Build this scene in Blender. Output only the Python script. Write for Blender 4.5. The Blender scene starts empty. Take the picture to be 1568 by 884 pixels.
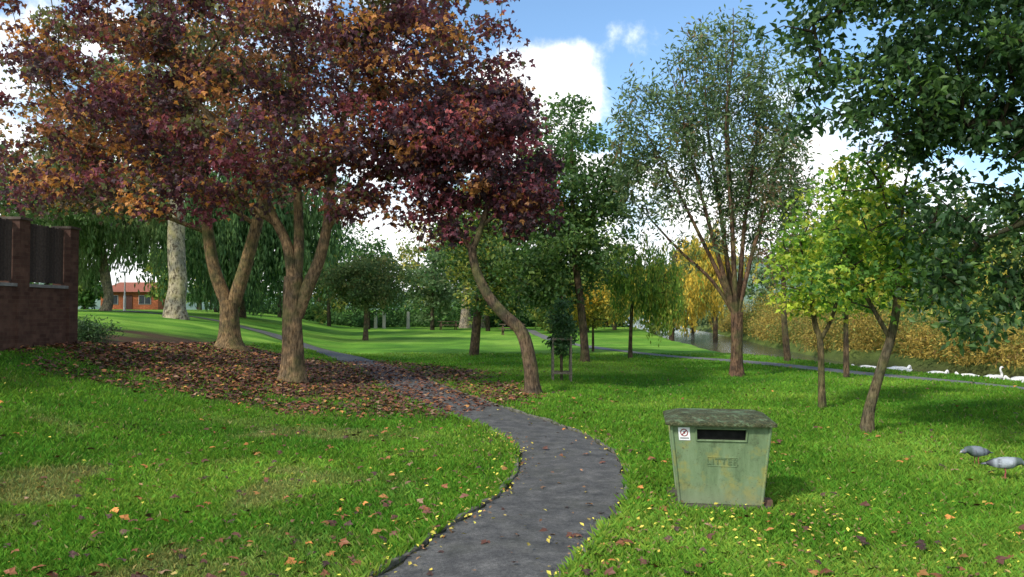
import bpy, math
import numpy as np
from mathutils import Vector, Matrix
SC=bpy.context.scene
SC.view_settings.view_transform='Standard'; SC.view_settings.look='None'; SC.view_settings.exposure=0
def A(*a): return np.array(a,float)
def sst(a,b,x):
    t=np.clip((x-a)/(b-a),0,1); return t*t*(3-2*t)
# ---------------------------------------------------------------- terrain
NBY=[-40,0,8,16.5,21,28,35,50,75,110,200,400]
NBX=[24,17,15,13,12,9.8,8.6,9.5,12,15,25,50]
def nbx(y): return np.interp(y,NBY,NBX)
def fbx(y): return nbx(y)+np.interp(y,[0,20,35,60,120],[6.5,5.8,6.2,7.5,9])
def hgt(x,y):
    x=np.asarray(x,float); y=np.asarray(y,float)
    u=-x; s=3.5+0.2*np.clip(y-17,0,70)
    t=np.clip(u-s,0,60); v=.26*t*t/(t+2)
    z=1.8*np.tanh(v/1.8)
    z=z+.03*np.sin(x*.7+1)*np.sin(y*.5)+.015*np.sin(x*2.1+y*1.3)
    nb=nbx(y); fb=fbx(y)
    ins=sst(nb,nb+1.3,x)*(1-sst(fb-1.3,fb,x))
    z=z-1.2*ins
    return z
def vnoise(x,y,sc,seed=0):
    r=np.random.default_rng(seed+99); T=r.random((64,64))
    X=x*sc; Y=y*sc; xi=np.floor(X).astype(int); yi=np.floor(Y).astype(int)
    fx=X-xi; fy=Y-yi; fx=fx*fx*(3-2*fx); fy=fy*fy*(3-2*fy)
    g=lambda a,b:T[a%64,b%64]
    return (g(xi,yi)*(1-fx)+g(xi+1,yi)*fx)*(1-fy)+(g(xi,yi+1)*(1-fx)+g(xi+1,yi+1)*fx)*fy
def fnoise(x,y,sc,seed=0): return .55*vnoise(x,y,sc,seed)+.3*vnoise(x,y,sc*2.3,seed+1)+.15*vnoise(x,y,sc*5.1,seed+2)
# ---------------------------------------------------------------- mesh builder
class MB:
    def __init__(s): s.V=[];s.C=[];s.F=[];s.M=[];s.S=[];s.n=0
    def add(s,V,F,col,mat=0,smooth=False):
        V=np.asarray(V,float).reshape(-1,3); F=np.asarray(F,int)
        c=np.asarray(col,float)
        if c.ndim==1: c=np.tile(c[:3],(len(V),1))
        s.V.append(V); s.C.append(c[:,:3]); s.F.append(F+s.n); s.M.append(np.full(len(F),mat)); s.S.append(np.full(len(F),smooth)); s.n+=len(V)
    def build(s,name,mats,parent=None):
        me=bpy.data.meshes.new(name)
        V=np.concatenate(s.V).astype(np.float32); C=np.concatenate(s.C)
        L=np.concatenate([f.ravel() for f in s.F]).astype(np.int32)
        k=np.concatenate([np.full(len(f),f.shape[1]) for f in s.F])
        st=(np.cumsum(k)-k).astype(np.int32)
        me.vertices.add(len(V)); me.vertices.foreach_set('co',V.ravel())
        me.loops.add(len(L)); me.loops.foreach_set('vertex_index',L)
        me.polygons.add(len(k)); me.polygons.foreach_set('loop_start',st)
        me.polygons.foreach_set('material_index',np.concatenate(s.M).astype(np.int32))
        me.update(calc_edges=True)
        me.polygons.foreach_set('use_smooth',np.concatenate(s.S).astype(bool))
        ca=me.color_attributes.new('Col','FLOAT_COLOR','POINT')
        rgba=np.ones((len(V),4),np.float32); rgba[:,:3]=C
        ca.data.foreach_set('color',rgba.ravel())
        for m in mats: me.materials.append(m)
        ob=bpy.data.objects.new(name,me); SC.collection.objects.link(ob)
        if parent: ob.parent=parent
        return ob
def empty(name,loc=(0,0,0),rz=0):
    e=bpy.data.objects.new(name,None); e.location=loc; e.rotation_euler=(0,0,rz); e.empty_display_size=.2
    SC.collection.objects.link(e); return e
def smooth_path(P,sub=5):
    P=np.array(P,float); n=len(P); out=[]
    for i in range(n-1):
        p0=P[max(i-1,0)];p1=P[i];p2=P[i+1];p3=P[min(i+2,n-1)]
        for t in np.linspace(0,1,sub,endpoint=False):
            out.append(.5*((2*p1)+(-p0+p2)*t+(2*p0-5*p1+4*p2-p3)*t*t+(-p0+3*p1-3*p2+p3)*t**3))
    out.append(P[-1]); return np.array(out)
def tube(mb,P,r,sides,col,mat=0,wob=0.0,cap=True):
    P=np.array(P,float); n=len(P); r=np.array(r,float)*np.ones(n)
    T=np.gradient(P,axis=0); T/=np.linalg.norm(T,axis=1)[:,None]+1e-9
    ref=A(0,1,0) if abs(T[0][1])<.9 else A(1,0,0)
    V=[]
    th=np.arange(sides)*2*math.pi/sides
    for i in range(n):
        a=np.cross(ref,T[i]); a/=np.linalg.norm(a); b=np.cross(T[i],a); ref=b
        rr=r[i]*(1+wob*np.sin(3*th+1.3+P[i][2]*.9)+wob*.6*np.sin(5*th+P[i][2]*2.1))
        V.append(P[i]+np.cos(th)[:,None]*rr[:,None]*a+np.sin(th)[:,None]*rr[:,None]*b)
        ref=np.cross(T[i],a)
    V=np.concatenate(V); F=[]
    for i in range(n-1):
        for j in range(sides):
            k=(j+1)%sides; F.append((i*sides+j,i*sides+k,(i+1)*sides+k,(i+1)*sides+j))
    mb.add(V,F,col,mat,True)
    if cap:
        mb.add(V[-sides:],[list(range(sides))],col,mat); mb.add(V[:sides],[list(range(sides))[::-1]],col,mat)
def edges_tubes(mb,P0,P1,r0,r1,S,col,mat=0):
    D=P1-P0; L=np.linalg.norm(D,axis=1)+1e-9; D=D/L[:,None]
    ref=np.where(np.abs(D[:,2:3])<.9,A(0,0,1)[None],A(1,0,0)[None])
    a=np.cross(ref,D); a/=np.linalg.norm(a,axis=1)[:,None]; b=np.cross(D,a)
    th=np.arange(S)*2*math.pi/S
    ring=a[:,None]*np.cos(th)[None,:,None]+b[:,None]*np.sin(th)[None,:,None]
    V=np.concatenate([P0[:,None]+ring*r0[:,None,None],P1[:,None]+ring*r1[:,None,None]],1)
    F=[]
    for j in range(S):
        k=(j+1)%S; F.append((j,k,S+k,S+j))
    F=np.array(F)[None]+(np.arange(len(P0))*2*S)[:,None,None]
    mb.add(V.reshape(-1,3),F.reshape(-1,4),col,mat,True)
def mk_maple():
    ang=[-78,0,78]; tip=[.46,.62,.46]
    V=[(0.32,0,0)]; notch=[(-150,.22),(-38,.31),(38,.31),(150,.22)]
    for a,r in notch: V.append((.32+r*math.cos(math.radians(a)),r*math.sin(math.radians(a)),.03))
    for a,r in zip(ang,tip): V.append((.32+r*math.cos(math.radians(a)),r*math.sin(math.radians(a)),-.08))
    F=[(0,1+i,5+i,2+i) for i in range(3)]
    return np.array(V),np.array(F)
TM={'oval':(np.array([(0,0,0),(.45,.3,.07),(1,0,-.05),(.45,-.3,.07)]),np.array([(0,1,2,3)])),
    'narrow':(np.array([(0,0,0),(.4,.16,.04),(1,0,-.06),(.4,-.16,.04)]),np.array([(0,1,2,3)])),
    'maple':mk_maple()}
def leaves(mb,P,size,col,tm,R,up=.7,droop=.3,mat=1):
    n=len(P); V0,F0=TM[tm]
    N=R.normal(size=(n,3)); N/=np.linalg.norm(N,axis=1)[:,None]; N[:,2]=np.abs(N[:,2]); N[:,2]+=up
    if droop>1.5: N[:,2]*=.25
    N/=np.linalg.norm(N,axis=1)[:,None]
    t=R.normal(size=(n,3)); t[:,2]-=droop*2; t-=N*np.sum(t*N,1)[:,None]; t/=np.linalg.norm(t,axis=1)[:,None]
    b=np.cross(N,t); s=np.asarray(size)*np.ones(n)
    V=P[:,None]+s[:,None,None]*(V0[None,:,0:1]*t[:,None]+V0[None,:,1:2]*b[:,None]+V0[None,:,2:3]*N[:,None])
    F=F0[None]+(np.arange(n)*len(V0))[:,None,None]
    C=np.repeat(col,len(V0),axis=0)
    mb.add(V.reshape(-1,3),F.reshape(-1,F0.shape[1]),C,mat,False)
def pick(pal,n,R):
    w=np.array([p[0] for p in pal],float); w/=w.sum(); c=np.array([p[1] for p in pal])
    i=R.choice(len(pal),n,p=w); return i,c
# ---------------------------------------------------------------- materials
def newmat(name):
    m=bpy.data.materials.new(name); m.use_nodes=True; nt=m.node_tree
    for n in list(nt.nodes): nt.nodes.remove(n)
    o=nt.nodes.new('ShaderNodeOutputMaterial'); return m,nt,o
def N(nt,t,**k):
    n=nt.nodes.new(t)
    for a,v in k.items(): setattr(n,a,v)
    return n
def noise(nt,vec,scale,detail=4,rough=.55):
    n=N(nt,'ShaderNodeTexNoise'); n.inputs['Scale'].default_value=scale; n.inputs['Detail'].default_value=detail; n.inputs['Roughness'].default_value=rough
    if vec: nt.links.new(vec,n.inputs['Vector'])
    return n.outputs['Fac']
def ramp(nt,fac,stops):
    r=N(nt,'ShaderNodeValToRGB'); e=r.color_ramp.elements
    while len(e)<len(stops): e.new(.5)
    for el,(p,c) in zip(e,stops): el.position=p; el.color=(*c,1) if len(c)==3 else c
    nt.links.new(fac,r.inputs[0]); return r.outputs[0]
def mixc(nt,fac,a,b,mode='MIX'):
    m=N(nt,'ShaderNodeMix',data_type='RGBA',blend_type=mode)
    for s,v in ((m.inputs[0],fac),(m.inputs[6],a),(m.inputs[7],b)):
        if isinstance(v,(int,float)): s.default_value=v
        elif isinstance(v,tuple): s.default_value=(*v,1)
        else: nt.links.new(v,s)
    return m.outputs[2]
def bump(nt,h,strength,dist):
    b=N(nt,'ShaderNodeBump'); b.inputs['Strength'].default_value=strength; b.inputs['Distance'].default_value=dist
    nt.links.new(h,b.inputs['Height']); return b.outputs[0]
def principled(nt,o,col,rough=.8,spec=.3,normal=None,metal=0):
    p=N(nt,'ShaderNodeBsdfPrincipled')
    if isinstance(col,tuple): p.inputs['Base Color'].default_value=(*col,1)
    else: nt.links.new(col,p.inputs['Base Color'])
    if isinstance(rough,(int,float)): p.inputs['Roughness'].default_value=rough
    else: nt.links.new(rough,p.inputs['Roughness'])
    p.inputs['Specular IOR Level'].default_value=spec; p.inputs['Metallic'].default_value=metal
    if normal: nt.links.new(normal,p.inputs['Normal'])
    if o: nt.links.new(p.outputs[0],o.inputs[0])
    return p
def geo(nt): return N(nt,'ShaderNodeNewGeometry').outputs['Position']
def colat(nt): return N(nt,'ShaderNodeAttribute',attribute_name='Col').outputs['Color']
def leafmat(name,tr=.3,rough=.5,spec=.35,tint=1.5,diff=False):
    m,nt,o=newmat(name); c=colat(nt)
    if tr==0: principled(nt,o,c,rough,spec); return m
    if diff:
        p=N(nt,'ShaderNodeBsdfDiffuse'); nt.links.new(c,p.inputs[0])
    else: p=principled(nt,None,c,rough,spec)
    t=N(nt,'ShaderNodeBsdfTranslucent')
    c2=mixc(nt,1.0,c,(tint,tint,tint*.7),'MULTIPLY'); nt.links.new(c2,t.inputs[0])
    ms=N(nt,'ShaderNodeMixShader'); ms.inputs[0].default_value=tr
    nt.links.new(p.outputs[0],ms.inputs[1]); nt.links.new(t.outputs[0],ms.inputs[2]); nt.links.new(ms.outputs[0],o.inputs[0])
    return m
M_leaf=leafmat('leaf_foliage',.36,.5,.35,1.7)
M_far=leafmat('distant_foliage',.3,tint=1.6,diff=True)
M_grass=leafmat('grass_blades',.3,tint=1.5,diff=True)
M_litter=leafmat('fallen_leaf',0,.55,.35)
def barkmat(name,pale=False):
    m,nt,o=newmat(name); g=geo(nt)
    mp=N(nt,'ShaderNodeMapping'); mp.inputs['Scale'].default_value=(1,1,.22 if not pale else .6); nt.links.new(g,mp.inputs[0])
    n1=noise(nt,mp.outputs[0],28 if not pale else 9,5,.7); n2=noise(nt,g,2.2,3); n3=noise(nt,g,5 if not pale else 1.6,3)
    c=mixc(nt,1.0,colat(nt),ramp(nt,n1,[(.36,(.3,.28,.26)),(.62,(1.45,1.4,1.35))] if not pale else [(.40,(.22,.2,.17)),(.5,(.9,.9,.88)),(.65,(1.3,1.3,1.25))]),'MULTIPLY')
    c=mixc(nt,ramp(nt,n2,[(.48,(0,0,0)),(.68,(.6,.6,.6))]),c,(.11,.14,.05) if not pale else (.26,.25,.10))
    c=mixc(nt,1.0,c,ramp(nt,n3,[(.35,(.6,.61,.65)),(.65,(1.35,1.22,1.08))]),'MULTIPLY')
    principled(nt,o,c,.9,.15,bump(nt,n1,1,.05)); return m
M_bark=barkmat('bark'); M_pale=barkmat('pale_bark',True)
def vcmat(name,rough=.7,spec=.3,ns=8,amt=.3,bs=.2,metal=0):
    m,nt,o=newmat(name); g=geo(nt); n=noise(nt,g,ns,5,.6)
    c=mixc(nt,1.0,colat(nt),ramp(nt,n,[(.3,(1-amt,)*3),(.7,(1+amt,)*3)]),'MULTIPLY')
    principled(nt,o,c,rough,spec,bump(nt,n,bs,.01),metal); return m
M_gen=vcmat('painted_surface')
M_wood=vcmat('weathered_wood',.85,.2,20,.4,.4)
M_feather=vcmat('feathers',.65,.3,40,.15,.2)
# ---------------------------------------------------------------- world
SUNEL=math.radians(42); SUNROT=math.radians(226)
w=bpy.data.worlds.new('World'); SC.world=w; w.use_nodes=True; nt=w.node_tree
for n in list(nt.nodes): nt.nodes.remove(n)
wo=N(nt,'ShaderNodeOutputWorld'); bg=N(nt,'ShaderNodeBackground'); bg.inputs[1].default_value=.15
sky=N(nt,'ShaderNodeTexSky',sky_type='NISHITA'); sky.sun_disc=False; sky.sun_elevation=SUNEL; sky.sun_rotation=SUNROT; sky.air_density=1.0; sky.dust_density=.5; sky.ozone_density=1.5
tc=N(nt,'ShaderNodeTexCoord').outputs['Generated']
mp=N(nt,'ShaderNodeMapping'); mp.inputs['Scale'].default_value=(1,1,2.2); nt.links.new(tc,mp.inputs[0])
n1=noise(nt,mp.outputs[0],3.2,5,.6); n3=noise(nt,tc,16,6,.62)
sep=N(nt,'ShaderNodeSeparateXYZ'); nt.links.new(tc,sep.inputs[0])
def mth(op,a,b=None,cl=False):
    m=N(nt,'ShaderNodeMath',operation=op); m.use_clamp=cl
    for i,v in enumerate((a,b)):
        if v is None: continue
        if isinstance(v,(int,float)): m.inputs[i].default_value=v
        else: nt.links.new(v,m.inputs[i])
    return m.outputs[0]
def mrange(v,a,b,c,d):
    m=N(nt,'ShaderNodeMapRange',interpolation_type='SMOOTHSTEP'); nt.links.new(v,m.inputs[0])
    for i,x in enumerate((a,b,c,d)): m.inputs[i+1].default_value=x
    return m.outputs[0]
def blob(c,sx,sz,a,b,amp):
    s=N(nt,'ShaderNodeVectorMath',operation='SUBTRACT'); nt.links.new(tc,s.inputs[0]); s.inputs[1].default_value=c
    q=N(nt,'ShaderNodeVectorMath',operation='MULTIPLY'); nt.links.new(s.outputs[0],q.inputs[0]); q.inputs[1].default_value=(sx,1,sz)
    l=N(nt,'ShaderNodeVectorMath',operation='LENGTH'); nt.links.new(q.outputs[0],l.inputs[0])
    return mrange(l.outputs['Value'],a,b,amp,0)
hor=mrange(sep.outputs[2],.02,.24,.68,0)
b1=blob((.045,.955,.268),1,1.25,.03,.10,.85); b2=blob((.145,.93,.32),.75,1.7,.0,.09,.27); b3=blob((-.45,.85,.2),.6,1,.05,.45,.45); b4=blob((.32,.93,.19),.8,1.2,.05,.2,.4)
beh=mrange(sep.outputs[1],.3,-.4,0,.4)  # cloud cover added behind the camera, out of view, to boost fill light
f=mth('ADD',mrange(n1,.48,.75,0,.75),hor); 
for b in (b1,b2,b3,b4,beh): f=mth('ADD',f,b)
f=mth('ADD',f,mth('MULTIPLY',mth('SUBTRACT',n3,.5),1.0))
f=mrange(f,.24,.70,0,1)
skyc=mixc(nt,1.0,sky.outputs[0],(1.2,1.4,1.5),'MULTIPLY')
cl=ramp(nt,n3,[(.3,(7.0,7.3,7.8)),(.62,(12,12,11.8))])
nt.links.new(mixc(nt,f,skyc,cl),bg.inputs[0]); nt.links.new(bg.outputs[0],wo.inputs[0])
sl=bpy.data.lights.new('sun','SUN'); sl.energy=3.8; sl.angle=math.radians(5); sl.color=(1,.94,.84)
so=bpy.data.objects.new('sun',sl); SC.collection.objects.link(so)
sv=Vector((math.sin(SUNROT)*math.cos(SUNEL),math.cos(SUNROT)*math.cos(SUNEL),math.sin(SUNEL)))
so.rotation_euler=sv.to_track_quat('Z','Y').to_euler()
# ---------------------------------------------------------------- paths
CP=smooth_path([(-1.9,-3),(-1.6,0),(-1.05,3),(-.29,5.2),(.08,6.3),(.45,7.5),(.67,9.2),(.55,10.8),(.1,12.2),(-.8,14.2),(-2.0,17.5),(-4.2,24.5),(-6.5,30),(-9.5,35),(-14,40.5),(-21,45),(-34,50),(-60,55)],10)
RP=smooth_path([(17,-10),(15,0),(13,8),(11.4,17),(10.5,20.7),(7.5,27.4),(4.4,34.4),(2.2,49.6),(1,75),(-4,110)],10)
def distpath(x,y,P):
    d=np.full(x.shape,1e9)
    for i in range(len(P)-1):
        a=P[i]; b=P[i+1]; ab=b-a; L=ab@ab
        t=np.clip(((x-a[0])*ab[0]+(y-a[1])*ab[1])/L,0,1)
        d=np.minimum(d,np.hypot(x-a[0]-t*ab[0],y-a[1]-t*ab[1]))
    return d
def ribbon(name,P,hw,mat,lift=.012,off=0,nx=5,wob=0):
    T=np.gradient(P,axis=0); T/=np.linalg.norm(T,axis=1)[:,None]; Nn=np.stack([T[:,1],-T[:,0]],1)
    mb=MB(); V=[]
    for i,(p,n) in enumerate(zip(P,Nn)):
        for j,u in enumerate(np.linspace(-1,1,nx)):
            w_=hw*u+off+ (wob*math.sin(i*1.7+j*2)+wob*.6*math.sin(i*.63) if abs(u)==1 else 0)
            q=p+n*w_; V.append((q[0],q[1],float(hgt(q[0],q[1]))+lift+.01*(1-u*u)))
    F=[(i*nx+j,i*nx+j+1,(i+1)*nx+j+1,(i+1)*nx+j) for i in range(len(P)-1) for j in range(nx-1)]
    mb.add(V,F,(.1,.1,.1),0,True); return mb.build(name,[mat])
def asphalt():
    m,nt,o=newmat('worn_asphalt'); g=geo(nt)
    n1=noise(nt,g,1.6,5,.65); n2=noise(nt,g,190,2,.8); n4=noise(nt,g,38,4,.75); n3=noise(nt,g,4.2,6,.72)
    c=ramp(nt,n3,[(.32,(.05,.049,.046)),(.5,(.092,.089,.082)),(.68,(.15,.144,.13))])
    c=mixc(nt,1.0,c,ramp(nt,n2,[(.4,(.55,.55,.55)),(.6,(1.5,1.5,1.5))]),'MULTIPLY')
    c=mixc(nt,1.0,c,ramp(nt,n4,[(.35,(.7,.7,.7)),(.65,(1.3,1.3,1.3))]),'MULTIPLY')
    c=mixc(nt,ramp(nt,n1,[(.5,(0,0,0)),(.75,(.5,.5,.5))]),c,(.055,.058,.034))
    principled(nt,o,c,.7,.35,bump(nt,n2,.5,.006)); return m
M_asph=asphalt()
ribbon('footpath',CP,.57,M_asph,.012,wob=.03)
m,nt,o=newmat('pale_tarmac'); g=geo(nt); principled(nt,o,ramp(nt,noise(nt,g,3,5),[(.3,(.10,.10,.095)),(.7,(.2,.2,.185))]),.85,.2)
ribbon('riverside_path',RP,.36,m,.014)
m,nt,o=newmat('kerb_concrete'); g=geo(nt); principled(nt,o,ramp(nt,noise(nt,g,9,5,.7),[(.35,(.05,.055,.035)),(.65,(.22,.21,.17))]),.9,.15)
def kerb(name,P,off,i0,i1,w_=.025,h=.035):
    T=np.gradient(P,axis=0); T/=np.linalg.norm(T,axis=1)[:,None]; Nn=np.stack([T[:,1],-T[:,0]],1)
    mb=MB(); V=[]
    for i in range(i0,i1):
        for (o_,z_) in ((-w_,-.02),(-w_,h-.006),(-w_+.006,h),(w_-.006,h),(w_,h-.006),(w_,-.02)):
            q=P[i]+Nn[i]*(off+o_+.012*math.sin(i*.8)); V.append((q[0],q[1],float(hgt(*q))+z_+.008*math.sin(i*1.1)))
    n=i1-i0; F=[(i*6+j,i*6+j+1,(i+1)*6+j+1,(i+1)*6+j) for i in range(n-1) for j in range(5)]
    mb.add(V,F,(.2,.2,.2)); mb.build(name,[m])
kerb('path_edging',CP,.61,5,110); kerb('path_edging',CP,-.61,5,110)
# ---------------------------------------------------------------- ground
def axis(lo,hi,flo,fhi,st,g=1.16):
    a=list(np.arange(flo,fhi,st)); s=st; x=a[-1]
    while x<hi: s*=g; x+=s; a.append(x)
    s=st; x=a[0]; pre=[]
    while x>lo: s*=g; x-=s; pre.append(x)
    return np.array(pre[::-1]+a)
def littermask(x,y):
    e=((x+6.6)/6.2)**2+((y-20)/6.8)**2
    e2=((x+1.7)/2.5)**2+((y-16.4)/3.6)**2
    nz=fnoise(x,y,.9,5)
    return np.clip(np.maximum(1-sst(.45,1.3,e+(nz-.5)*1.3),.8*(1-sst(.3,1.2,e2+(nz-.5)*1.0))),0,1)
def drymask(x,y):
    nz=fnoise(x,y,.9,21); left=1-sst(-2.8,-.4,x)
    return sst(.54,.74,nz)*left*(1-sst(10,14,y))*.7
def grasscol(x,y):
    n=fnoise(x,y,.35,3); n2=fnoise(x,y,1.7,8)
    a=A(.125,.28,.03); b=A(.215,.38,.052); c=A(.08,.215,.025)
    col=a[None]+(b-a)[None]*(sst(.45,.72,n)[:,None])+(c-a)[None]*(1-sst(.22,.48,n))[:,None]
    col=col*(0.8+.4*n2)[:,None]
    d=drymask(x,y)[:,None]; col=col*(1-d)+A(.29,.27,.11)[None]*d*(.7+.5*n2)[:,None]
    return col
gx=axis(-420,420,-14,16,.25); gy=axis(-60,900,3,34,.25)
X,Y=np.meshgrid(gx,gy); x=X.ravel(); y=Y.ravel(); z=hgt(x,y)
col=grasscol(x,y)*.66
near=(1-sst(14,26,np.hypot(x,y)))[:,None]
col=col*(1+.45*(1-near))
lm=littermask(x,y)[:,None]; col=col*(1-lm)+A(.08,.05,.035)[None]*lm
dp=distpath(x,y,CP); e=(1-sst(.55,.95,dp))[:,None]; col=col*(1-e)+A(.06,.055,.035)*e
ry=x-nbx(y); e=(sst(.0,.9,ry)*(1-sst(5.2,6.5,ry)))[:,None]; col=col*(1-e)+A(.06,.05,.03)*e
e=(sst(5.2,6.2,ry)*.75)[:,None]; col=col*(1-e)+A(.10,.11,.04)*e
for cx,cy,r in ((-4.35,8.4,.32),(-5.3,10.6,.5),(-2.9,6.9,.3),(3.45,6.3,.25)):
    e=.8*(1-sst(.3,1,((x-cx)/r)**2+((y-cy)/(r*.7))**2))[:,None]; col=col*(1-e)+A(.07,.05,.03)*e
nx_=len(gx); i=np.arange(len(gy)-1)[:,None]*nx_+np.arange(nx_-1)[None]; i=i.ravel()
F=np.stack([i,i+1,i+nx_+1,i+nx_],1)
m,nt,o=newmat('grass_ground'); g=geo(nt); na=noise(nt,g,14,5,.75); nb_=noise(nt,g,.5,4,.6); nc=noise(nt,g,60,2,.7)
c=mixc(nt,1.0,colat(nt),ramp(nt,na,[(.3,(.65,.67,.65)),(.7,(1.35,1.33,1.3))]),'MULTIPLY')
c=mixc(nt,1.0,c,ramp(nt,nb_,[(.35,(.75,.78,.78)),(.65,(1.22,1.17,1.1))]),'MULTIPLY')
c=mixc(nt,1.0,c,ramp(nt,nc,[(.3,(.65,.65,.65)),(.7,(1.3,1.3,1.3))]),'MULTIPLY')
principled(nt,o,c,.95,.1,bump(nt,na,.8,.05))
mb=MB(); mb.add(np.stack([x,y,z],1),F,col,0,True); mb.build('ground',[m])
m,nt,o=newmat('river_water'); g=geo(nt); mp=N(nt,'ShaderNodeMapping'); mp.inputs['Scale'].default_value=(1,.4,1); nt.links.new(g,mp.inputs[0])
principled(nt,o,(.06,.065,.05),.12,.5,bump(nt,noise(nt,mp.outputs[0],4,4),.5,.08))
mb=MB(); ys=np.concatenate([np.linspace(-40,110,60),np.linspace(120,380,14)]); V=[]
for yy in ys: V+= [(float(nbx(yy)),yy,-.5),(float(fbx(yy)),yy,-.5)]
mb.add(V,[(2*i,2*i+1,2*i+3,2*i+2) for i in range(len(ys)-1)],(.1,.1,.1)); mb.build('river_water',[m])
# grass blades
def blades(n,dmin,dmax,seed):
    R=np.random.default_rng(seed)
    d=np.exp(R.uniform(math.log(dmin),math.log(dmax),n)); u=R.uniform(-.84,.84,n); x=u*d+R.uniform(-.6,.6,n); y=d+R.uniform(-.3,.3,n)
    dp=distpath(x,y,CP); keep=dp>.585+.03*R.random(n)
    keep&=(x<nbx(y)+.3)&(x>-9.2)
    keep&=~((np.abs(x-1.93)<.42)&(np.abs(y-7.36)<.36))
    lm=littermask(x,y); keep&=R.random(n)>lm*.72
    keep&=distpath(x,y,RP)>.36
    x=x[keep];y=y[keep];d=d[keep];n=len(x);z=hgt(x,y)
    hn=fnoise(x,y,1.3,40); h2=fnoise(x,y,6,44); dry=drymask(x,y)
    h=(.024+.03*hn+.018*h2)*(1-.4*dry)*R.uniform(.6,1.4,n); wd=.0036*(1+d/7)*R.uniform(.6,1.2,n)
    edge=1-sst(.58,.85,distpath(x,y,CP)); h*=1+.6*edge
    a=R.uniform(0,2*math.pi,n); lean=R.uniform(.2,1.1,n)*h; la=R.uniform(0,2*math.pi,n)
    dx=np.cos(a)*wd; dy=np.sin(a)*wd
    V=np.empty((n,4,3)); V[:,0]=np.stack([x-dx,y-dy,z-.01],1); V[:,1]=np.stack([x+dx,y+dy,z-.01],1)
    mx=x+np.cos(la)*lean*.35; my=y+np.sin(la)*lean*.35
    V[:,2]=np.stack([mx+dx*.7,my+dy*.7,z+h*.62],1)
    V[:,3]=np.stack([x+np.cos(la)*lean,y+np.sin(la)*lean,z+h],1)
    c=grasscol(x,y)*(R.uniform(.72,1.3,n)*(.85+.3*h2))[:,None]; c[:,0]*=R.uniform(.8,1.3,n)
    yl=R.random(n)<.03; c[yl]=A(.38,.36,.14)*R.uniform(.6,1.1,yl.sum())[:,None]
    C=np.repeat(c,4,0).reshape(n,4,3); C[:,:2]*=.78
    F=np.array([[0,1,2,3]])+(np.arange(n)*4)[:,None]
    return V.reshape(-1,3),F,C.reshape(-1,3)
mb=MB(); V,F,C=blades(480000,3.6,32,1); mb.add(V,F,C); mb.build('lawn_grass',[M_grass])
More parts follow.
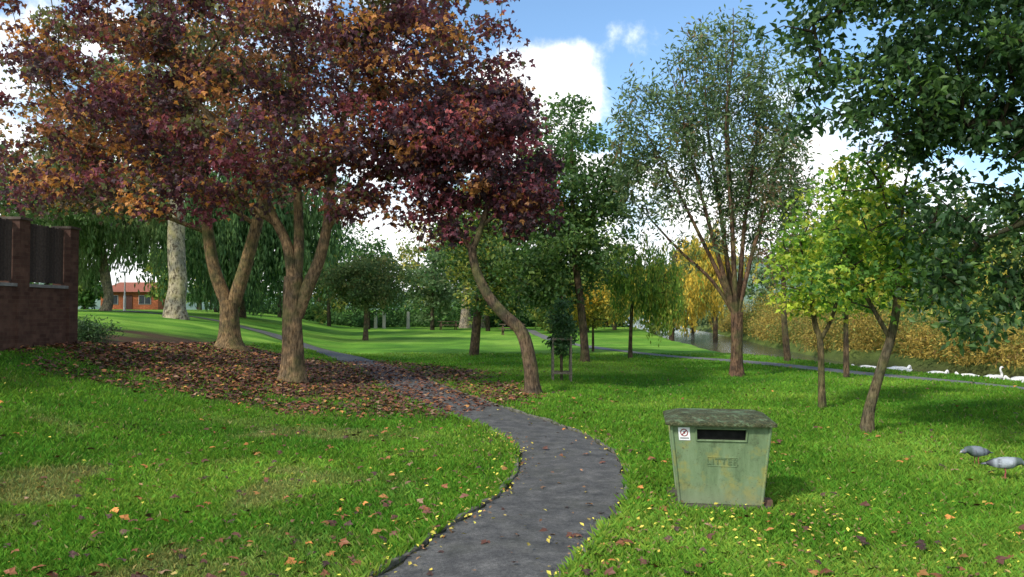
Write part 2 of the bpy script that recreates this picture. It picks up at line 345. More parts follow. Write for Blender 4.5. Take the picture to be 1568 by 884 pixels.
# ---------------------------------------------------------------- trees
FB=1.5
def tree(name,trunks,crown,ntar,nleaf,ls,pal,tm='oval',sig=.4,rtip=.006,bark=(.13,.1,.07),attach=2.5,weep=0,mb=None,seed=0,up=.1,droop=.3,flat=.6,sides=10,mix=.35,wob=.05,boost=1.0,bm=None,shell=2.6):
    own=mb is None
    if own: mb=MB()
    R=np.random.default_rng(seed); nodes=[];par=[];tr=[]
    for k,tp in enumerate(trunks):
        tp=[list(q) for q in tp]
        if k==0 or tp[0][2]<=.01: tp[0][2]=float(hgt(tp[0][0],tp[0][1]))-.08
        S=smooth_path(tp,5); tube(mb,S[:,:3],S[:,3],sides,bark,0,wob)
        for q in S:
            if q[2]>attach: nodes.append(q[:3]); par.append(-1); tr.append(q[3])
    if not nodes: nodes.append(S[-1][:3]); par.append(-1); tr.append(S[-1][3])
    nt0=len(nodes)
    E=np.array([tuple(c)+(1.0,)*(7-len(c)) for c in crown],float); vol=E[:,3]*E[:,4]*E[:,5]*E[:,6]
    idx=R.choice(len(E),ntar,p=vol/vol.sum())
    d=R.normal(size=(ntar,3)); d/=np.linalg.norm(d,axis=1)[:,None]; rr=R.random(ntar)**(1/shell)
    T=E[idx,:3]+d*rr[:,None]*E[idx,3:6]
    NA=np.zeros((ntar*8+nt0,3)); NA[:nt0]=nodes; plen=np.zeros(len(NA)); cnt=nt0; tips=[]
    d0=np.min(np.linalg.norm(T[:,None]-NA[None,:nt0],axis=2),1); order=np.argsort(d0)
    for q in order:
        t=T[q]; D=np.linalg.norm(NA[:cnt]-t,axis=1); dz=np.clip(NA[:cnt,2]-t[2],0,None)
        j=int(np.argmin(D+.25*plen[:cnt]+.5*dz)); L=D[j]; k=int(min(6,max(1,math.ceil(L/.55))))
        p0=NA[j].copy(); prev=j
        for s in range(1,k+1):
            f_=s/k; p=p0+(t-p0)*f_
            if s<k: p=p+R.normal(size=3)*.06*L*.6; p[2]+=.10*L*math.sin(math.pi*f_)
            if cnt>=len(NA): break
            NA[cnt]=p; par.append(prev); tr.append(0); plen[cnt]=plen[prev]+np.linalg.norm(p-NA[prev]); prev=cnt; cnt+=1
        tips.append(prev)
    W=np.zeros(cnt); W[tips]+=1
    for i in range(cnt-1,nt0-1,-1):
        if W[i]==0: W[i]=1
        W[par[i]]+=W[i]
    r=rtip*W**.5
    ii=np.arange(nt0,cnt); pp=np.array(par)[ii]; r0=np.minimum(r[pp],np.where(pp<nt0,np.array(tr)[pp]*.7,9)); r1=np.minimum(r[ii],r0*1.0)
    if len(ii): edges_tubes(mb,NA[pp],NA[ii],np.maximum(r0,rtip),np.maximum(r1*.95,rtip*.6),5,tuple(.7*b_ for b_ in bark),0)
    ci,cp=pick(pal,ntar,R); tp=NA[tips]
    if weep:
        ns=max(2,nleaf//40); P=[];c=[]
        for q in range(len(tp)):
            for s in range(ns):
                L=R.uniform(.4,1)*weep; o_=R.normal(size=3)*A(sig,sig,sig*.5); m_=nleaf//ns; f_=R.random(m_)
                sw=R.normal(size=2)*.08*L
                pt=tp[q]+o_+np.stack([sw[0]*f_**.6,sw[1]*f_**.6,-L*f_],1)+R.normal(size=(m_,3))*.035*ls/.1
                P.append(pt); c.append(np.full(m_,ci[q]))
        P=np.concatenate(P); cid=np.concatenate(c)
        g_=hgt(P[:,0],P[:,1]); ok=P[:,2]>g_+.5; P=P[ok]; cid=cid[ok]
    else:
        nl=np.maximum(3,(nleaf*R.uniform(.4,1.6,ntar))).astype(int)
        rep=np.repeat(np.arange(ntar),nl); sg=sig*R.uniform(.6,1.3,ntar)[rep]
        pj=np.array(par)[np.array(tips)]; back=NA[np.maximum(pj,0)]-tp
        fb=R.random(len(rep))**1.6
        off=R.normal(size=(len(rep),3)); off/=np.linalg.norm(off,axis=1)[:,None]; off*=(R.random(len(rep))**.45)[:,None]*1.55
        P=tp[rep]+back[rep]*fb[:,None]*.9+off*sg[:,None]*A(1,1,flat)
        cid=ci[rep]
    n=len(P); o2,_=pick(pal,n,R); alt=R.random(n)<mix; cid=np.where(alt,o2,cid)
    col=cp[cid]*np.exp(R.normal(size=n)*.22)[:,None]*FB*boost
    leaves(mb,P,ls*R.uniform(.65,1.25,n),col,tm,R,up,droop)
    if own:
        far=trunks[0][0][1]>33
        return mb.build(name,[bm or M_bark,M_far if far else M_leaf])
MAR=[(4,(.08,.028,.04)),(2,(.15,.04,.055)),(2,(.20,.08,.035)),(1.4,(.36,.16,.045)),(2,(.10,.10,.04)),(2.5,(.045,.024,.03))]
MAR2=[(4,(.055,.022,.033)),(2.2,(.12,.032,.045)),(1.2,(.24,.06,.06)),(.9,(.22,.10,.035)),(1.8,(.035,.022,.026))]
MAR1=[(2.5,(.09,.045,.035)),(2.3,(.20,.10,.035)),(1.4,(.33,.17,.045)),(3.2,(.10,.11,.04)),(1.8,(.05,.035,.025))]
BK=(.24,.18,.11)
tree('purple_maple_tree',
 [[(-4.97,18,0,.42),(-4.96,18,.35,.29),(-4.95,18,.9,.235),(-4.97,18,1.7,.215),(-4.93,18,2.5,.22)],
  [(-4.93,18,2.4,.16),(-5.08,18,3.2,.12),(-5.4,17.9,3.9,.10),(-6.0,17.7,5.2,.08),(-7.2,17.4,6.6,.05)],
  [(-4.9,18,2.4,.16),(-4.85,18.1,3.3,.12),(-4.95,18.3,4.6,.10),(-5.07,18.5,6.2,.08),(-5.2,18.6,8.6,.05)],
  [(-4.85,18,1.6,.14),(-4.63,17.95,2.2,.15),(-4.34,17.9,2.86,.135),(-4.15,17.9,3.74,.11),(-4.0,17.8,5.1,.09),(-3.6,17.6,6.6,.06),(-3.2,17.5,8.2,.04)],
  [(-4.15,17.9,3.6,.08),(-3.5,17.6,4.4,.06),(-2.6,17.3,5.2,.045),(-1.8,17,5.8,.03)],
  [(-5.3,17.9,3.7,.08),(-6.6,17.7,4.5,.06),(-8.2,17.5,5.1,.045),(-9.3,17.4,5.4,.03)]],
 [(-5.3,18,7.9,5.8,4.2,3.6),(-1.9,17.2,6.4,2.4,2.4,2.6,1.2),(-2.9,16.8,4.6,1.7,1.4,1.2,1.1),(-9.4,17.6,6.2,2.6,2.6,2.3,1.2),(-10.0,17.4,4.4,1.7,1.4,.8,1.1),(-6.8,16.6,4.5,2.4,1.6,.9,1.0),(-4.6,16.2,5.2,2.2,1.4,1.1,1.1),(-3.0,16.5,3.5,.65,.6,.6,1.6)],
 540,80,.155,MAR,'maple',.38,bark=BK,attach=3.3,seed=1,up=.0,droop=.4,wob=.05,flat=.5,boost=.92)
tree('purple_maple_tree',
 [[(-8.5,24,0,.58),(-8.5,24,.85,.36),(-8.5,24,1.4,.29),(-8.52,24,2.05,.28)],
  [(-8.55,24,1.9,.22),(-8.95,24,2.9,.19),(-9.2,24,4.2,.17),(-9.3,24,5.6,.14),(-9.7,24,8.5,.08)],
  [(-8.4,24,1.9,.22),(-8.0,24,3.2,.2),(-7.65,24,4.6,.17),(-7.4,24,5.8,.14),(-7.0,24,8.5,.07)],
  [(-9.2,24,4.1,.08),(-10.5,23.7,4.6,.06),(-12,23.4,5.2,.05),(-13.4,23,5.8,.03)],
  [(-7.7,24,4.3,.07),(-8.6,23.6,4.9,.06),(-10.0,23,5.5,.04)]],
 [(-9.2,24,8.5,5.2,4.2,3.6),(-13,23.5,7.3,2.8,2.8,2.6),(-12.5,23.2,5.2,2.2,1.8,.9,1.1),(-8.3,23,5.4,2.2,1.6,.8,1.0)],
 300,62,.175,MAR1,'maple',.42,bark=(.24,.18,.10),attach=3.8,seed=2,droop=.4,up=0,flat=.5)
tree('purple_maple_tree',
 [[(.43,16.4,0,.23),(.40,16.4,.25,.16),(.36,16.4,.65,.145),(.2,16.4,1.28,.13),(-.19,16.4,1.68,.115),(-.52,16.4,2.1,.105),(-.75,16.4,2.62,.09),(-.83,16.4,3.03,.085)],
  [(-.83,16.4,2.98,.075),(-.62,16.4,3.5,.065),(-.35,16.4,4.6,.05),(-.1,16.4,6.2,.03)],
  [(-.82,16.4,2.95,.05),(-1.2,16.3,3.6,.04),(-1.5,16.2,4.6,.03)],
  [(-.6,16.4,3.5,.04),(.1,16.2,4.0,.035),(.6,16.1,4.4,.02)]],
 [(-.7,16.4,4.9,1.7,1.7,1.2),(-1.7,16.2,3.6,.65,.6,.7,1.3),(.2,16.1,3.9,.8,.7,.65,1.2),(-.3,16.5,6.0,.8,.9,.9),(-1.9,16.3,5.2,.9,1,1.0)],
 210,68,.14,MAR2,'maple',.29,bark=(.15,.115,.08),attach=3.1,seed=3,droop=.4,up=0)
GR=[(3,(.05,.10,.03)),(2,(.075,.135,.035)),(1,(.12,.17,.04)),(1,(.035,.07,.025))]
GRY=[(3,(.07,.11,.05)),(2,(.10,.14,.065)),(1,(.14,.17,.08)),(1,(.05,.085,.035))]
YG=[(3,(.18,.27,.03)),(2,(.29,.34,.035)),(2.5,(.09,.18,.025)),(1,(.36,.33,.05))]
YEL=[(3,(.34,.26,.045)),(2,(.22,.22,.05)),(2,(.42,.30,.05)),(1,(.13,.16,.04))]
DK=[(3,(.03,.068,.024)),(2,(.045,.09,.03)),(1,(.065,.125,.035))]
tree('lime_tree',[[(2.43,26.7,0,.2),(2.42,26.7,.5,.14),(2.3,26.7,2,.13),(2.1,26.8,4,.1),(2,26.9,8,.04)]],
 [(1.9,27,6.4,1.9,1.9,2.6),(1.4,26.8,3.6,2.0,1.8,1.7,1.3),(2.9,27,4.6,1.4,1.3,1.7),(1.0,26.8,2.4,1.1,1.1,.8),(3.6,27.3,6.2,.9,.9,1.6)],320,58,.17,GR,'oval',.4,attach=1.8,seed=4)
tree('lime_tree',[[(-1.5,31,0,.2),(-1.3,31,2,.15),(-1,31,4,.1),(-.9,31,7,.04)]],
 [(-1,31,4.5,2.5,2,2.7),(-.2,31,2.5,1.8,1.6,1.1)],170,56,.18,GR+[(3,(.26,.26,.05))],'oval',.45,attach=1.8,seed=41)
BV=(.15,.10,.07)
tr5=[[(5.82,20.7,0,.24),(5.82,20.7,.35,.165),(5.83,20.7,1.0,.15),(5.84,20.7,1.7,.16)]]
for (tx,ty,tz,bx,bz,r) in ((3.1,20.4,6.9,4.9,3.6,.06),(4.0,20.2,8.0,5.1,3.9,.065),(5.0,21.1,9.0,5.5,4.2,.065),(5.75,20.5,9.6,5.7,4.3,.07),(6.7,20.9,8.8,6.1,4.1,.065),(7.4,20.4,7.4,6.35,3.7,.06),(5.3,19.6,8.3,5.6,3.9,.05),(2.9,21.0,4.9,4.4,3.3,.045)):
    sg=1 if tx>5.8 else -1
    tr5.append([(5.83,20.7,1.55,r*1.35),(5.83+(bx-5.83)*.42,20.7+(ty-20.7)*.2,2.5,r),(bx,20.7+(ty-20.7)*.45,bz,r*.8),(bx+(tx-bx)*.35+.12*sg,20.7+(ty-20.7)*.7,bz+(tz-bz)*.45,r*.5),(bx+(tx-bx)*.75,20.7+(ty-20.7)*.9,bz+(tz-bz)*.78,r*.3),(tx,ty,tz,r*.12)])
tree('cherry_tree',tr5,[(5.6,20.7,7.1,1.9,1.7,2.5),(3.7,20.5,6.2,1.3,1.1,2.0),(6.9,20.7,5.6,1.1,1.2,2.3),(4.6,20.7,4.2,1.4,1.2,1.2,.7),(3.0,20.6,5.2,.8,.7,1.4),(6.2,20.6,4.2,1.4,1.2,1.2,.6)],
 380,52,.17,[(3,(.06,.10,.045)),(2,(.09,.13,.055)),(1,(.13,.17,.07)),(.4,(.14,.10,.05))],'narrow',.28,rtip=.005,bark=BV,attach=3.0,seed=5,flat=1.4)
tree('ash_tree',[[(9.4,27.2,0,.12),(9.2,27,2,.09),(9.3,27,5,.04)]],[(8.8,27,5.4,1.8,1.6,2.6)],120,44,.16,[(2,(.15,.08,.05)),(2,(.12,.11,.05)),(1,(.18,.10,.05))],'narrow',.4,attach=2,seed=51)
tree('willow_tree',[[(4.33,29.2,0,.1),(4.33,29.2,.6,.07),(4.4,29.2,2,.06),(4.5,29.2,4,.03)]],[(4.75,29.2,3.4,1.4,1.3,1.2),(5.4,29,2.6,.8,.9,.7)],110,90,.16,[(2,(.17,.25,.04)),(2,(.08,.15,.03)),(1,(.30,.29,.05))],'narrow',.3,attach=1.5,weep=1.5,seed=6,up=0,droop=2)
tree('young_tree',[[(3.4,33.5,0,.06),(3.4,33.5,1.5,.04)]],[(3.2,33,2.0,1.7,1.2,1.0)],70,60,.14,YEL,'oval',.35,attach=.9,seed=61)
tree('young_tree',[[(1.23,19.8,0,.04),(1.22,19.8,1,.03),(1.24,19.8,2.1,.012)]],[(1.23,19.8,1.35,.3,.28,.75)],60,34,.10,DK,'oval',.15,attach=.5,seed=7,rtip=.003)
tree('sycamore_tree',[[(5.63,14.5,0,.085),(5.62,14.5,.4,.06),(5.6,14.5,1.2,.055),(5.5,14.5,1.55,.05),(5.4,14.5,2.6,.03)],[(5.6,14.5,1.2,.04),(5.85,14.5,1.7,.035),(6.1,14.5,2.8,.02)]],
 [(5.6,14.5,2.5,.95,.9,.9),(6.1,14.6,3.5,1.0,.9,.9),(5.1,14.4,2.0,.5,.5,.4)],110,32,.125,YG,'maple',.26,bark=(.14,.12,.07),attach=1.5,seed=8)
tree('sycamore_tree',[[(5.06,11.4,0,.12),(5.09,11.4,.3,.08),(5.25,11.4,.85,.068),(5.45,11.4,1.5,.06),(5.55,11.4,2.3,.045),(5.6,11.4,3.4,.03)],[(5.4,11.4,1.35,.035),(5.05,11.3,1.9,.03),(4.7,11.3,2.6,.02)]],
 [(5.3,11.4,2.5,1.2,.9,.8),(5.5,11.5,3.4,1.1,.9,1.0),(4.7,11.3,2.2,.6,.5,.45),(6.2,11.6,2.3,.8,.8,.7)],150,32,.115,YG+[(6,(.07,.155,.028))],'maple',.24,bark=(.16,.14,.09),attach=1.7,seed=9)
tree('sycamore_tree',[[(8.67,20.7,0,.08),(8.67,20.7,1.5,.06),(8.7,20.7,3,.04)]],[(8.9,20.7,3.3,1.8,1.4,1.7)],120,40,.16,YG,'maple',.37,attach=1.5,seed=10)
tree('hornbeam_tree',[[(9.6,10.5,0,.42),(9.5,10.5,.5,.32),(9.4,10.4,2,.28),(9,10.2,4,.22),(8.6,10,7,.1)],
  [(9.4,10.4,2.2,.16),(8.2,10,3.3,.12),(6.8,9.6,3.9,.08),(5.4,9.5,4.0,.04)],
  [(9.1,10.2,3.6,.15),(7.4,9.8,5.2,.1),(5.6,9.5,5.9,.07),(3.9,9.4,5.6,.03)],
  [(9.4,10.4,2.0,.1),(8.0,9.8,2.7,.08),(6.6,9.5,2.9,.05),(5.6,9.4,2.6,.02)]],
 [(6.2,9.6,5.6,2.5,1.9,2.0),(3.6,9.5,5.2,.95,.8,.85),(4.4,9.6,4.2,1.0,.8,.75,1.4),(5.8,9.6,4.4,1.5,1,1.2,1.3),(6.2,9.5,2.9,1.5,1.1,1.15,1.2),(5.7,9.4,1.95,.95,.8,.65,1.4),(8.5,10,5.5,2.2,2,2.3,.5)],
 680,60,.108,DK+[(.8,(.09,.16,.04))],'oval',.25,bark=(.08,.065,.05),attach=2.4,seed=12,droop=.5,boost=.8)
# left background
tree('poplar_tree',[[(-16,38,0,.6),(-16.02,38,2.0,.47),(-15.93,38,3.2,.41),(-16.07,38,5,.38),(-16.1,38,8,.33),(-16,38,13,.15)]],[(-16,38,12,4,4,4),(-17.5,38,9,2.5,2.5,2)],160,60,.28,GRY,'oval',.8,bark=(.33,.30,.23),attach=8,seed=13,sides=16,wob=.10,bm=M_pale)
WL=[(3,(.06,.11,.045)),(2,(.09,.15,.055)),(1.5,(.035,.07,.03))]
tree('willow_tree',[[(-18.5,54,0,.5),(-18.5,54,3,.4),(-18.3,54,8,.25),(-18,54,12,.1)]],[(-17.5,54,10,6.5,4.5,3.0)],220,150,.42,WL,'narrow',.35,attach=4,weep=7.5,seed=14,up=0,droop=3,mix=.15)
tree('willow_tree',[[(-23.5,46,0,.34),(-23.3,46,2.6,.26),(-23.7,46,5.2,.2)],[(-23.3,46,2.5,.2),(-24.4,46,6.5,.14),(-25,46,9,.1)],[(-23.3,46,4.5,.16),(-22.3,46,6.5,.12),(-21.5,46,9,.08)]],[(-24.5,46,8.5,5,3.5,2.8)],170,120,.36,[(3,(.08,.125,.05)),(2,(.11,.15,.06))],'narrow',.4,bark=(.26,.24,.17),attach=4.5,weep=3.6,seed=15,up=0,droop=3)
tree('birch_tree',[[(-27,40,0,.3),(-27,40,4,.2),(-26.5,40,9,.08)]],[(-26,40,8,3.6,3,2.6),(-21.5,40,8.3,3,3,2)],170,64,.22,GRY,'oval',.65,attach=4,seed=16)
tree('hawthorn_tree',[[(-8.65,47,0,.2),(-8.62,47,.8,.13),(-8.6,47,2.4,.11)]],[(-8.5,47,3.4,2.6,2.2,1.7)],140,60,.2,[(3,(.055,.085,.035)),(2,(.08,.105,.04)),(1,(.12,.12,.045))],'oval',.5,attach=1.6,seed=17)
for (xx,yy,s) in ((-4.6,78,18),(-3.3,80,19)):
    tree('poplar_tree',[[(xx,yy,0,.7),(xx+.1,yy,2,.45),(xx+.3,yy,6,.35),(xx+.2,yy,10,.15)]],[(xx,yy,8,4,3,3.5)],80,50,.42,GR,'oval',.9,bark=(.3,.27,.22),attach=6,seed=s,bm=M_pale)
tree('laurel_shrub',[[(-9.6,18.1,0,.05),(-9.6,18.1,1.2,.03)]],[(-9.6,18.2,1.25,.5,.8,.4),(-10.5,19,1.3,.7,.8,.5)],70,44,.1,DK,'narrow',.2,attach=.9,seed=20,rtip=.003,boost=.8)
# ------------ distant mass of trees
mb=MB(); R=np.random.default_rng(77)
PAL=[GR,[(2,(.08,.12,.035)),(2,(.12,.16,.04)),(1,(.2,.2,.05))],DK,[(2,(.15,.17,.045)),(1,(.26,.22,.05)),(1,(.08,.12,.04))],GRY]
k=0
def dt(xx,yy,h,w_,pal,n=42,ls=.42):
    global k; k+=1; g0=float(hgt(xx,yy))
    tree('',[[(xx,yy,0,.2),(xx,yy,g0+h*.35,.14),(xx+.3,yy,g0+h*.8,.05)]],[(xx,yy,g0+h*.62,w_,w_,h*.36),(xx,yy,g0+h*.33,w_*.9,w_*.8,h*.27)],n,50,ls,pal,'oval',w_*.24,attach=g0+h*.15,mb=mb,seed=200+k,sides=6,rtip=.02,bark=(.07,.06,.045),boost=1.15)
for i,xx in enumerate(np.linspace(-62,8,22)):
    hx_=R.uniform(9,13.5); wx_=R.uniform(3,4.2); pq=R.integers(0,5); jx=R.uniform(-1.2,1.2); jy=R.uniform(-6,8)
    if abs(xx+43)<4: jy=24; hx_=11
    dt(xx+jx,92+jy-abs(xx+20)*.1,hx_,wx_,PAL[pq])
for i,xx in enumerate(np.linspace(10,78,17)):
    dt(xx+R.uniform(-1.2,1.2),86+R.uniform(-8,8),R.uniform(6.5,9.5),R.uniform(3,4.2),PAL[(0,1,3,3,4,1)[R.integers(0,6)]])
for xx,yy,h,w_,p in ((-44,62,13,4,0),(-38.5,66,12,3.0,4),(-24.5,66,11,3.2,2),(-50,60,13,4,1),(-21,72,10,3,0),(-13,72,9,2.6,2),(-2,66,7,2.6,3),(3,60,6.2,2.4,1),(0,72,8,3,4),(6,64,7,2.6,3),(9,70,8,3,1),(-7,70,7.5,2.4,4),(-17,74,9,2.6,1),(-31.6,59,3.4,1.3,0),(-38,60,4.5,2.0,2),(-30.2,70,6,1.9,1)):
    dt(xx,yy,h,w_,PAL[p],60,.36)
mb.build('distant_trees',[M_bark,M_far])
def bushes(mb,pts,r,h,pal,n,ls,tm='oval',seed=0,up=.1):
    R=np.random.default_rng(seed)
    for (bx,by) in pts:
        rr=r*R.uniform(.65,1.35); hh=h*R.uniform(.6,1.3); m_=int(n*R.uniform(.8,1.2))
        d=R.normal(size=(m_,3)); d/=np.linalg.norm(d,axis=1)[:,None]; d[:,2]=np.abs(d[:,2]); q=R.random(m_)**.4
        lump=1+.22*np.sin(d[:,0]*5+bx)*np.sin(d[:,1]*4+by)+.15*np.sin(d[:,2]*8+bx)
        P=np.stack([bx+d[:,0]*rr*q*lump,by+d[:,1]*rr*q*lump,float(hgt(bx,by))+d[:,2]*hh*q*lump],1)
        i_,cp=pick(pal,m_,R); c0,_=pick(pal,1,R); i_=np.where(R.random(m_)<.5,c0,i_)
        leaves(mb,P,ls*R.uniform(.6,1.3,m_),cp[i_]*np.exp(R.normal(size=m_)*.25)[:,None]*FB,tm,R,up,.3,0)
mb=MB(); hx=np.linspace(-30,10,24); bushes(mb,[(a,84+3*math.sin(a)) for a in hx],2.4,2.6,DK,800,.38,seed=5)
mb.build('hedge',[M_far])
mb=MB(); ys=np.arange(18,75,1.0); R=np.random.default_rng(3)
bushes(mb,[(float(fbx(a))-.3+R.uniform(0,1.6),a) for a in ys],1.25,2.0,[(3,(.2,.16,.045)),(2,(.27,.2,.05)),(2,(.11,.14,.04)),(1,(.15,.10,.04))],1400,.17,'narrow',7,up=0)
mb.build('reed_bed',[M_far])
mb=MB(); bushes(mb,[(float(fbx(a))+3.2+R.uniform(0,3),a) for a in np.arange(12,80,1.7)],2.1,3.0,PAL[3]+GR+YEL,1400,.2,'oval',9)
mb.build('riverside_bushes',[M_far])
tree('golden_willow_tree',[[(15.3,60,0,.2),(15.3,60,3,.15),(15.3,60,7,.08)]],[(14.6,60,5.4,2.6,2.2,2.8)],150,90,.3,YEL,'narrow',.5,attach=1.5,weep=2.5,seed=31,up=0,droop=2)
tree('golden_willow_tree',[[(11,55,0,.2),(11,55,3,.15)]],[(11,55,3.6,3,2.2,1.8)],130,80,.28,YEL,'narrow',.5,attach=1.0,weep=2,seed=32,up=0,droop=2)
tree('alder_tree',[[(22.5,38,0,.25),(22.5,38,4,.15)]],[(22.5,38,4.4,3.2,2.8,2.8)],150,60,.24,PAL[1],'oval',.6,attach=1.6,seed=33)
tree('alder_tree',[[(25.5,34,0,.25),(25.5,34,4,.15)]],[(25.5,34,5.0,3.4,2.8,3.6)],150,60,.24,GR,'oval',.6,attach=1.6,seed=34)
tree('alder_tree',[[(23,52,0,.25),(23,52,4,.15)]],[(23,52,4.2,3.4,2.8,2.6)],130,60,.26,PAL[3],'oval',.6,attach=1.6,seed=35)
# distant hill
mb=MB(); V=[];F=[]
hxs=np.linspace(-500,700,90)
for i,a in enumerate(hxs):
    top=18+24*float(sst(-100,250,np.array([a]))[0])+4*math.sin(a*.013)+2.2*math.sin(a*.05)+.8*math.sin(a*.31)
    V+=[(a,520,-3),(a,560,top*.75),(a,620,top),(a,760,top*.6)]
F=[(i*4+j,(i+1)*4+j,(i+1)*4+j+1,i*4+j+1) for i in range(89) for j in range(3)]
m,nt,o=newmat('distant_woodland'); g=geo(nt); principled(nt,o,ramp(nt,noise(nt,g,.06,6,.7),[(.35,(.09,.14,.12)),(.65,(.17,.24,.17))]),.95,.05)
mb.add(V,F,(.1,.1,.1),0,True); mb.build('distant_hill',[m])
# ---------------------------------------------------------------- fallen leaves
def scatter_leaves(name,x,y,size,pal,tm,R,lift=.03,up=2.6):
    n=len(x); P=np.stack([x,y,hgt(x,y)+lift*R.uniform(.5,1.3,n)],1)
    i_,cp=pick(pal,n,R); mb=MB(); leaves(mb,P,size*R.uniform(.6,1.25,n),cp[i_]*np.exp(R.normal(size=n)*.3)[:,None],tm,R,up,0,0)
    mb.build(name,[M_litter])
R=np.random.default_rng(5)
RUST=[(4,(.13,.055,.035)),(3,(.22,.085,.035)),(3,(.075,.04,.03)),(1.2,(.36,.17,.05)),(.8,(.28,.17,.10))]
x=R.uniform(-13,1.8,110000); y=R.uniform(11.5,29,110000); k_=(R.random(110000)<littermask(x,y)**1.2*.5)&(x>-9.4)
k_&=(distpath(x,y,CP)>.4)|(R.random(110000)<.75)
scatter_leaves('fallen_leaves',x[k_],y[k_],.115,RUST,'maple',R,.035,1.6)
n=4600; d=np.exp(R.uniform(math.log(4),math.log(26),n)); x=R.uniform(-.75,.75,n)*d; y=d
k_=(R.random(n)<.2+.5*np.exp(-((x+1)/3.5)**2))&(x>-9)&(x<nbx(y)-.2)&~((np.abs(x-1.95)<.6)&(np.abs(y-7.4)<.5))
k_&=(distpath(x,y,CP)>.6)|(R.random(n)<.35)
onp=distpath(x,y,CP)<.6
for msk,lf in ((k_&~onp,.05),(k_&onp,.03)): scatter_leaves('fallen_leaves',x[msk],y[msk],.095,RUST+[(2,(.5,.2,.05))],'maple',R,lf,1.5)
YL=[(3,(.58,.5,.07)),(2,(.46,.36,.06)),(1,(.33,.25,.07)),(3,(.2,.11,.05))]
q_=1100; i_=R.integers(20,75,q_); i_=i_[R.random(q_)<.35+.65*(np.sin(i_*.9)>0)]; q_=len(i_)
sd=np.where(R.random(q_)<.65,-1,1); T=np.gradient(CP,axis=0); T/=np.linalg.norm(T,axis=1)[:,None]
off=sd*(.53+np.abs(R.normal(size=q_))*.14); px=CP[i_,0]+T[i_,1]*off+R.normal(size=q_)*.1; py=CP[i_,1]-T[i_,0]*off+R.normal(size=q_)*.14
n=1200; bx=R.normal(2.0,1.2,n); by=6.1+R.normal(size=n)*1.0; kk=(distpath(bx,by,CP)>.6)&~((np.abs(bx-1.93)<.42)&(np.abs(by-7.36)<.36))
scatter_leaves('fallen_leaves',np.concatenate([px,bx[kk]]),np.concatenate([py,by[kk]]),.04,YL,'oval',R,.05,1.2)
n=700; d=R.uniform(4,14,n); x=R.uniform(-.7,.8,n)*d
scatter_leaves('fallen_leaves',x,d,.045,YL+[(3,(.2,.1,.05))],'oval',R,.05,1.2)
# ---------------------------------------------------------------- boxes
BF=np.array([(0,3,2,1),(4,5,6,7),(0,1,5,4),(1,2,6,5),(2,3,7,6),(3,0,4,7)])
def box(mb,c,s,col,mat=0,bev=0,tx=1,ty=1):
    c=A(*c); h=A(*s)/2; V=[]
    for z_ in (-1,1):
        for a,b in ((-1,-1),(1,-1),(1,1),(-1,1)):
            V.append(c+A(a*h[0]*(tx if z_>0 else 1),b*h[1]*(ty if z_>0 else 1),z_*h[2]))
    mb.add(V,BF,col,mat)
def part(name,mb,mats,par): return mb.build(name,mats,par)
m,nt,o=newmat('brick'); g=geo(nt); sp=N(nt,'ShaderNodeSeparateXYZ'); nt.links.new(g,sp.inputs[0])
ad=N(nt,'ShaderNodeMath',operation='ADD'); nt.links.new(sp.outputs[0],ad.inputs[0]); nt.links.new(sp.outputs[1],ad.inputs[1])
cb=N(nt,'ShaderNodeCombineXYZ'); nt.links.new(ad.outputs[0],cb.inputs[0]); nt.links.new(sp.outputs[2],cb.inputs[1])
bt=N(nt,'ShaderNodeTexBrick'); nt.links.new(cb.outputs[0],bt.inputs['Vector']); bt.inputs['Scale'].default_value=1
for a,v in (('Brick Width',.225),('Row Height',.075),('Mortar Size',.006),('Bias',-.1)): bt.inputs[a].default_value=v
bt.inputs['Color1'].default_value=(1,1,1,1); bt.inputs['Color2'].default_value=(.6,.55,.55,1); bt.inputs['Mortar'].default_value=(.9,1.0,1.0,1)
c=mixc(nt,1.0,bt.outputs['Color'],colat(nt),'MULTIPLY'); c=mixc(nt,1.0,c,ramp(nt,noise(nt,g,3,5,.7),[(.3,(.6,.6,.6)),(.7,(1.3,1.3,1.25))]),'MULTIPLY')
principled(nt,o,c,.9,.15,bump(nt,bt.outputs['Fac'],-.5,.01)); M_brick=m
wl=empty('brick_wall',(0,0,0)); X0=-9.45; BR=(.11,.06,.045)
mb=MB(); ends=np.arange(16.85,-4,-1.72)
for i,ye in enumerate(ends):
    box(mb,(X0,ye,1.86),(.36,.33,3.2),BR); box(mb,(X0,ye,3.485),(.42,.39,.05),(.10,.08,.065))
    if i<len(ends)-1:
        yc=(ye+ends[i+1])/2; L=1.72-.33-.004
        box(mb,(X0,yc,1.2),(.26,L,1.98),BR)
mb.build('brickwork',[M_brick],wl)
mb=MB()
for i,ye in enumerate(ends[:-1]):
    yc=(ye+ends[i+1])/2; L=1.72-.33-.01
    box(mb,(X0,yc,2.225),(.32,L,.06),(.2,.2,.19))
mb.build('coping',[M_gen],wl)
mb=MB()
for i,ye in enumerate(ends[:-1]):
    yc=(ye+ends[i+1])/2; L=1.72-.35
    box(mb,(X0,yc,2.33),(.05,L,.06),(.05,.035,.03)); box(mb,(X0,yc,3.4),(.05,L,.06),(.05,.035,.03))
    for j,q in enumerate(np.arange(-L/2+.05,L/2,.105)): box(mb,(X0+.04,yc+q,2.87+.01*math.sin(j*3)),(.022,.092,1.14),tuple(np.array((.055,.042,.036))*(1+.3*math.sin(j*5.3+i))))
mb.build('fence_slats',[M_wood],wl)
